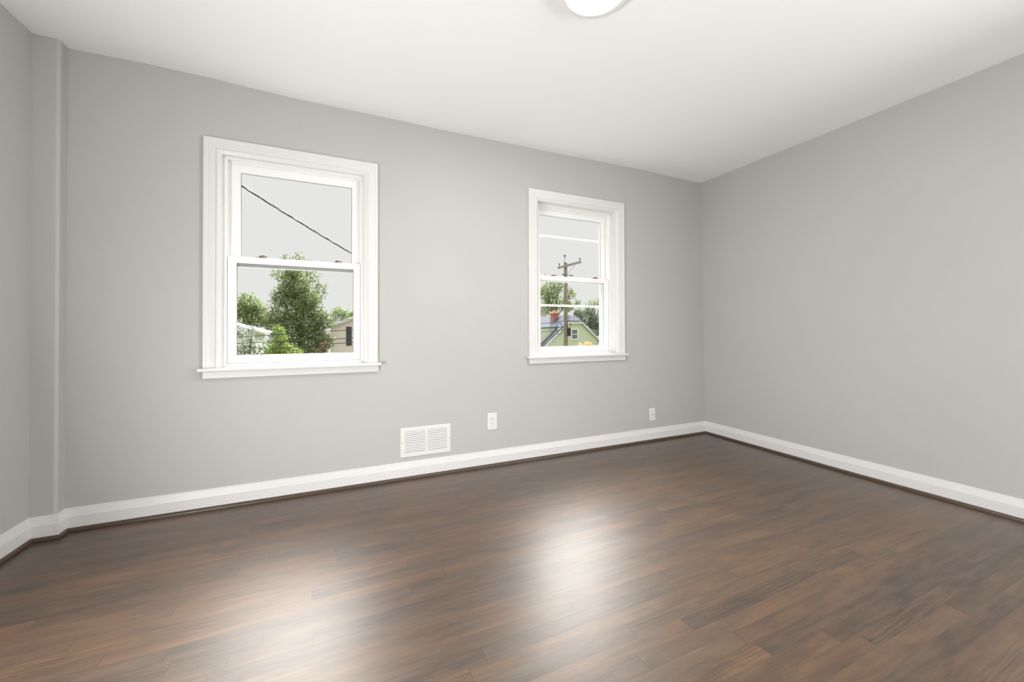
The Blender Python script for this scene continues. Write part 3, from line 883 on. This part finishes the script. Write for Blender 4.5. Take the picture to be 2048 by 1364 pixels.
# shed dormer on the left slope
for q in range(300):
    yd = YG+0.3+q*0.02
    dl = at_y(1119, 653.5, yd)
    if dl.z <= rz-(axx-dl.x)*slope: break
dl = at_y(1119, 653.5, yd)                    # where the dormer roof meets the main slope at its near side
xs_ = axx-(rz-dl.z)/slope
dx = axx-ew*0.92
zd = dl.z-0.05
bm = BM()
for y0_, y1_ in ((yd, YE-1.2),):
    secd = [(xs_+0.05, zd), (dx, zd-0.10), (dx, rz-(axx-dx)*slope-0.05)]
    a_ = [bm.verts.new((x, y0_, z)) for x, z in secd]; b_ = [bm.verts.new((x, y1_, z)) for x, z in secd]
    bm.faces.new(a_); bm.faces.new(b_[::-1])
    for i in range(3): bm.faces.new((a_[i], a_[(i+1)%3], b_[(i+1)%3], b_[i]))
dm = obj('dormer', bm, M_green, G)
bm = BM()
slab(bm, [Vector((xs_+0.25, yd-0.12, zd+0.01)), Vector((dx-0.25, yd-0.12, zd-0.10)), Vector((dx-0.25, YE-1.05, zd-0.10)), Vector((xs_+0.25, YE-1.05, zd+0.01))], 0.07)
obj('dormer_roof', bm, M_roof, dm)
# chimney
for q in range(400):
    cy_ = YG+1.0+q*0.025
    cpt = at_y(1112, 640.5, cy_)
    if cpt.z >= rz-(axx-cpt.x)*slope+0.12 and cpt.x < axx: pass
    else: break
zt = at_y(1112, 627.5, cy_).z
bm = BM()
b0 = box(bm, (cpt.x-0.27, cy_, cpt.z-1.2), (cpt.x+0.27, cy_+0.6, zt), 0.02, 1)
ch = obj('chimney', bm, M_brick, G)
bm = BM()
box(bm, (cpt.x-0.36, cy_-0.09, zt-0.02), (cpt.x+0.36, cy_+0.69, zt+0.15), 0.02, 1)
lathe(bm, (cpt.x, cy_+0.3, zt+0.14), [(0.20,0),(0.17,0.20),(0.12,0.20),(0.12,0)], 14)
obj('chimney_cap', bm, M_cap, ch)
print('chimney', cpt, zt, rz, axx)

# pink house, left window
YP = 33.0
pc = at_y(662, 655, YP); pr0, pr1 = at_y(657, 649.5, YP), at_y(708, 633, YP)
ps = (pr1.z-pr0.z)/(pr1.x-pr0.x)
pw = 8.6
P = empty('pink_house', (pc.x+pw/2, YP, GZ))
tag(P, 'pale pink clapboard house with a dark shutter seen through the left window', 'house')
zl = pr0.z+(pc.x-pr0.x)*ps-0.08
zp = zl+pw/2*ps
bm = BM()
sec = [(pc.x, GZ), (pc.x+pw, GZ), (pc.x+pw, zl), (pc.x+pw/2, zp), (pc.x, zl)]
a_ = [bm.verts.new((x, YP, z)) for x, z in sec]; b_ = [bm.verts.new((x, YP+9, z)) for x, z in sec]
bm.faces.new(a_); bm.faces.new(b_[::-1])
for i in range(5): bm.faces.new((a_[i], a_[(i+1)%5], b_[(i+1)%5], b_[i]))
obj('wall', bm, M_pink, P)
bm = BM()
for s in (-1, 1):
    mx = pc.x+pw/2
    slab(bm, [Vector((mx, YP-0.3, zp)), Vector((mx+s*(pw/2+0.3), YP-0.3, zl-0.3*ps)), Vector((mx+s*(pw/2+0.3), YP+9.3, zl-0.3*ps)), Vector((mx, YP+9.3, zp))], 0.1)
obj('roof', bm, M_roof, P)
for s in (-1, 1):
    mx = pc.x+pw/2
    bm = BM()
    p0, p1 = Vector((mx, YP-0.36, zp+0.12)), Vector((mx+s*(pw/2+0.34), YP-0.36, zl-0.34*ps+0.12)); n = Vector((0,0,0.26))
    vs = [bm.verts.new(p) for p in (p0, p1, p1-n, p0-n)]; ws = [bm.verts.new(p+Vector((0,0.06,0))) for p in (p0, p1, p1-n, p0-n)]
    bm.faces.new(vs); bm.faces.new(ws[::-1])
    for i in range(4): bm.faces.new((vs[i], vs[(i+1)%4], ws[(i+1)%4], ws[i]))
    obj('rake_board', bm, M_white, P)
bm = BM(); box(bm, (pc.x-0.03, YP-0.04, GZ), (pc.x+0.17, YP+0.1, zl-0.1)); obj('corner_board', bm, M_white, P)
sa, sb = at_y(692.5, 653.5, YP), at_y(703, 691, YP)
bm = BM(); box(bm, (sa.x, YP-0.07, sb.z), (sb.x, YP+0.01, sa.z))
k = 14
for i in range(k):
    z = sb.z+0.06+(sa.z-sb.z-0.12)*i/(k-1)
    box(bm, (sa.x+0.05, YP-0.085, z-0.03), (sb.x-0.05, YP-0.065, z+0.02))
obj('shutter', bm, M_shutter, P)
bm = BM(); ring_frame(bm, sb.x+0.03, sb.x+1.0, sb.z, sa.z, [(0,YP+0.02),(0,YP-0.06),(0.09,YP-0.06),(0.09,YP+0.02)])
pf = obj('window', bm, M_white, P)
bm = BM(); box(bm, (sb.x+0.1, YP-0.03, sb.z+0.08), (sb.x+0.94, YP+0.01, sa.z-0.08)); obj('pane', bm, M_pane, pf)

# white garage half hidden by the shrubs at the left
wa_, wb_ = at(470, 640, 21.5), at(526, 640, 21.5)
Gr = empty('white_garage', (wb_.x-2.2, wb_.y+2, GZ))
tag(Gr, 'white garage half hidden behind the dark shrub in the left window', 'garage')
bm = BM(); zt = at(500, 662, 21.5).z
box(bm, (wb_.x-4.6, wb_.y, GZ), (wb_.x-0.35, wb_.y+3.0, zt)); obj('wall', bm, M_white, Gr)
bm = BM()
zr = at(500, 640, 21.5).z
slab(bm, [Vector((wb_.x+0.0, wb_.y-0.3, zt-0.12)), Vector((wb_.x-2.5, wb_.y-0.3, zr)), Vector((wb_.x-2.5, wb_.y+3.3, zr)), Vector((wb_.x, wb_.y+3.3, zt-0.12))], 0.1)
slab(bm, [Vector((wb_.x-5.0, wb_.y-0.3, zt-0.12)), Vector((wb_.x-2.5, wb_.y-0.3, zr)), Vector((wb_.x-2.5, wb_.y+3.3, zr)), Vector((wb_.x-5.0, wb_.y+3.3, zt-0.12))], 0.1)
obj('roof', bm, M_white, Gr)
# pale house wall showing past the right end of the green house
hp = at(1192, 676, 42)
Hs = empty('white_house', (hp.x+3, hp.y+3, GZ))
tag(Hs, 'white house corner just right of the green gable', 'house')
bm = BM(); zt = at(1196, 690, 42).z
box(bm, (hp.x+0.15, hp.y, GZ), (hp.x+6.5, hp.y+6, zt)); obj('wall', bm, M_white, Hs)
bm = BM(); slab(bm, [Vector((hp.x-0.2, hp.y-0.3, zt-0.1)), Vector((hp.x+6.8, hp.y-0.3, zt-0.1)), Vector((hp.x+6.8, hp.y+3, zt+0.8)), Vector((hp.x-0.2, hp.y+3, zt+0.8))], 0.1)
slab(bm, [Vector((hp.x-0.2, hp.y+6.3, zt-0.1)), Vector((hp.x+6.8, hp.y+6.3, zt-0.1)), Vector((hp.x+6.8, hp.y+3, zt+0.8)), Vector((hp.x-0.2, hp.y+3, zt+0.8))], 0.1)
obj('roof', bm, M_white, Hs)

# --- utility pole
M_pole = simple('weathered_pole_wood', (0.27, 0.225, 0.18), 0.9, noise=0.25, nscale=4)
M_arm = simple('weathered_crossarm_wood', (0.33, 0.29, 0.24), 0.9, noise=0.2, nscale=4)
M_ins = simple('grey_insulator', (0.16, 0.15, 0.15), 0.4)
M_steel = simple('galvanised_steel', (0.42, 0.41, 0.40), 0.5, metal=0.5)
M_black = simple('black_cable', (0.03, 0.028, 0.027), 0.6)
M_line = simple('grey_wire', (0.09, 0.085, 0.08), 0.6)
M_wire = simple('dull_aluminium_wire', (0.07, 0.068, 0.065), 0.7, spec=0.2)
M_pale = simple('pale_bare_wire', (0.16, 0.155, 0.15), 0.5)
PD = 28.0
ptop = at(1131, 525.5, PD)
PX, PY = ptop.x, ptop.y
def pz(py): return at(1131, py, PD).z
U = empty('utility_pole', (PX, PY, GZ))
tag(U, 'brown wooden utility pole with a crossarm seen through the right window', 'utility pole')
bm = BM(); tube(bm, [(PX, PY, GZ), (PX, PY, 0.5), (PX, PY, ptop.z)], [0.185, 0.155, 0.125], 16); obj('pole', bm, M_pole, U, smooth=False)
al, ar = at(1115, 537, PD), at(1161.5, 524.5, PD)
ayl = Vector((PX-1.25, PY+0.0, pz(531))); 
armdir = Vector((0.9, -0.44, 0)).normalized()
ac = Vector((PX, PY, pz(531))) - Vector((0.1, 0.14, 0))
a0, a1 = al, ar
bm = BM()
d = (a1-a0).normalized(); s_ = d.cross(Vector((0,0,1))).normalized(); u_ = s_.cross(d)
vs = []
off = -s_*0.18 if (-s_).dot(FWD) < 0 else s_*0.18
for p in (a0+off, a1+off):
    vs.append([bm.verts.new(p+s_*a*0.055+u_*b*0.075) for a, b in ((-1,-1),(1,-1),(1,1),(-1,1))])
for i in range(4): bm.faces.new((vs[0][i], vs[0][(i+1)%4], vs[1][(i+1)%4], vs[1][i]))
bm.faces.new(vs[0]); bm.faces.new(vs[1][::-1])
obj('crossarm', bm, M_arm, U)
for t in (0.28, 0.80):
    bm = BM(); q = a0.lerp(a1, t)+off*1.2
    tube(bm, [q, Vector((PX, PY, pz(553)))+off*0.75], 0.018, 6); obj('brace', bm, M_steel, U)
for t in (0.06, 0.94):
    q = a0.lerp(a1, t)+off
    bm = BM(); lathe(bm, (q.x, q.y, q.z+0.06), [(0.018,0),(0.018,0.1),(0.05,0.1),(0.06,0.14),(0.035,0.17),(0.055,0.2),(0.04,0.27),(0,0.28)], 10); obj('insulator', bm, M_ins, U)
bm = BM(); tube(bm, [(PX-0.1, PY-0.06, ptop.z-0.3), (PX-0.1, PY-0.06, pz(514))], 0.018, 6)
lathe(bm, (PX-0.1, PY-0.06, pz(515)), [(0.02,0),(0.075,0.02),(0.055,0.08),(0.075,0.12),(0.05,0.2),(0,0.22)], 10); obj('top_insulator', bm, M_ins, U)
bm = BM()
for k_, (z_, dxx) in enumerate(((550, -0.3), (550, -0.15), (550.5, 0.30), (551, 0.48))):
    q = Vector((PX+dxx, PY-0.14, pz(z_))); lathe(bm, (q.x, q.y, q.z), [(0,-0.06),(0.05,-0.05),(0.05,0.05),(0,0.06)], 8)
tube(bm, [(PX-0.4, PY-0.14, pz(550)), (PX+0.55, PY-0.14, pz(551))], 0.02, 6)
obj('spool_rack', bm, M_ins, U)
bm = BM(); box(bm, (PX+0.03, PY-0.32, pz(672)), (PX+0.24, PY-0.12, pz(656)), 0.03, 2); obj('splice_case', bm, M_black, U)
for cx_, cy_, rr_ in ((1119, 657, 0.40), (1137.5, 648, 0.24)):
    c = at(cx_, cy_, PD-0.2)
    bm = BM()
    pts = [c + Vector((rr_*0.62*math.cos(a), 0.03*math.sin(2*a), rr_*1.1*math.sin(a))) for a in [2*math.pi*i/24 for i in range(24)]]
    tube(bm, pts+[pts[0]], 0.02, 6, cap=False); obj('cable_coil', bm, M_black, U)

# --- overhead lines: each a sagging run in the vertical plane of the poles
def line_through(pix, Y, extra=None):
    return [at_y(px, py, Y) for px, py in pix]
def spline(pts, n=10):
    out = []
    P_ = [pts[0]+(pts[0]-pts[1])] + pts + [pts[-1]+(pts[-1]-pts[-2])]
    for i in range(1, len(P_)-2):
        for k in range(n):
            t = k/n
            out.append(0.5*((2*P_[i])+(P_[i+1]-P_[i-1])*t+(2*P_[i-1]-5*P_[i]+4*P_[i+1]-P_[i+2])*t*t+(-P_[i-1]+3*P_[i]-3*P_[i+1]+P_[i+2])*t*t*t))
    out.append(pts[-1])
    return out
YW = PY-0.2
runs = [
    ('street_cable', [(300,659),(520,649),(708,639),(900,630),(1083,622),(1128,616)], 0.017, M_line, 'topmost grey line crossing the left window in front of the dense tree'),
    ('street_cable', [(300,684),(580,668),(708,659.5),(900,653),(1083,647),(1128,642)], 0.020, M_black, 'second black cable from the top across the left window'),
    ('street_cable', [(300,693),(565,683),(708,676),(900,667),(1083,656.5),(1128,654)], 0.022, M_black, 'third black cable from the top across the left window'),
    ('street_cable', [(300,712),(545,697),(708,684.5),(900,673),(1083,664),(1128,659)], 0.022, M_black, 'lowest black cable across the left window, over the lime shrub'),
]
for nm, pix, r_, mt, lb in runs:
    bm = BM(); tube(bm, spline(line_through(pix, YW), 8), r_, 6)
    o = obj(nm, bm, mt); tag(o, lb, 'cable', 'street cables strung from the utility pole')
# cables going on to the right of the pole
for pix, r_, mt, lb in (
    ([(1136,642.2,-0.3),(1162,643.5,-0.2),(1215,640,1.2)], 0.018, M_black, 'black cable running right from the pole past the clipped gable peak'),
    ([(1134,618,-0.2),(1165,645,-1.6),(1205,677,-3.4)], 0.014, M_pale, 'pale wire sloping down right from the pole over the silvery tree'),
    ([(1133.5,568,-0.1),(1145,588,1.2),(1158,608,2.6),(1172,626,4.0)], 0.014, M_pale, 'pale wire dropping steeply right from the upper pole')):
    bm = BM(); tube(bm, spline([at_y(px, py, YW+dy) for px, py, dy in pix], 8), r_, 6)
    o = obj('street_cable', bm, mt); tag(o, lb, 'cable', 'street cables strung from the utility pole')

# service drop: twisted cable from the pole to this house
A = Vector((-1.75, 0.28)); Bp = Vector((PX-0.16, PY-0.2))
dirp = (Bp-A); Lh = dirp.length; dirp /= Lh
def hit(px, py):
    d = FWD + RGT*((px-PPX)/FPX) - UPV*((py-PPY)/FPX)
    # EYE.xy + t d.xy = A + s dirp
    det = d.x*(-dirp.y)-d.y*(-dirp.x)
    ex, ey = A.x-EYE.x, A.y-EYE.y
    t = (ex*(-dirp.y)-ey*(-dirp.x))/det
    p = EYE+d*t
    return (Vector((p.x, p.y))-A).dot(dirp), p.z
s1, h1 = hit(482, 371); s2, h2 = hit(704, 507); s3, h3 = Lh, pz(568)
def quad(s):
    return (h1*(s-s2)*(s-s3)/((s1-s2)*(s1-s3)) + h2*(s-s1)*(s-s3)/((s2-s1)*(s2-s3)) + h3*(s-s1)*(s-s2)/((s3-s1)*(s3-s2)))
D = empty('outside_service_cable', (A.x, A.y, quad(0)))
tag(D, 'twisted dark service cable slanting across the upper left window', 'cable')
perp = Vector((dirp.y, -dirp.x, 0))
for j, (mt, rad, ph) in enumerate(((M_black, 0.0052, 0.0), (M_black, 0.0052, 2.1), (M_wire, 0.0036, 4.2))):
    bm = BM(); pts = []
    nseg = 520
    for i in range(nseg+1):
        s = Lh*(i/nseg)**1.6
        a = s*2*math.pi/0.55+ph
        c = Vector((A.x+dirp.x*s, A.y+dirp.y*s, quad(s)))
        amp = 0.0062
        pts.append(c+perp*amp*math.cos(a)+Vector((0,0,amp*math.sin(a))))
    tube(bm, pts, rad, 5)
    obj('insulated_conductor' if j < 2 else 'bare_neutral', bm, mt, D)
print('service drop', s1, h1, s2, h2, s3, h3, 'min', min(quad(i*0.5) for i in range(int(Lh*2))))
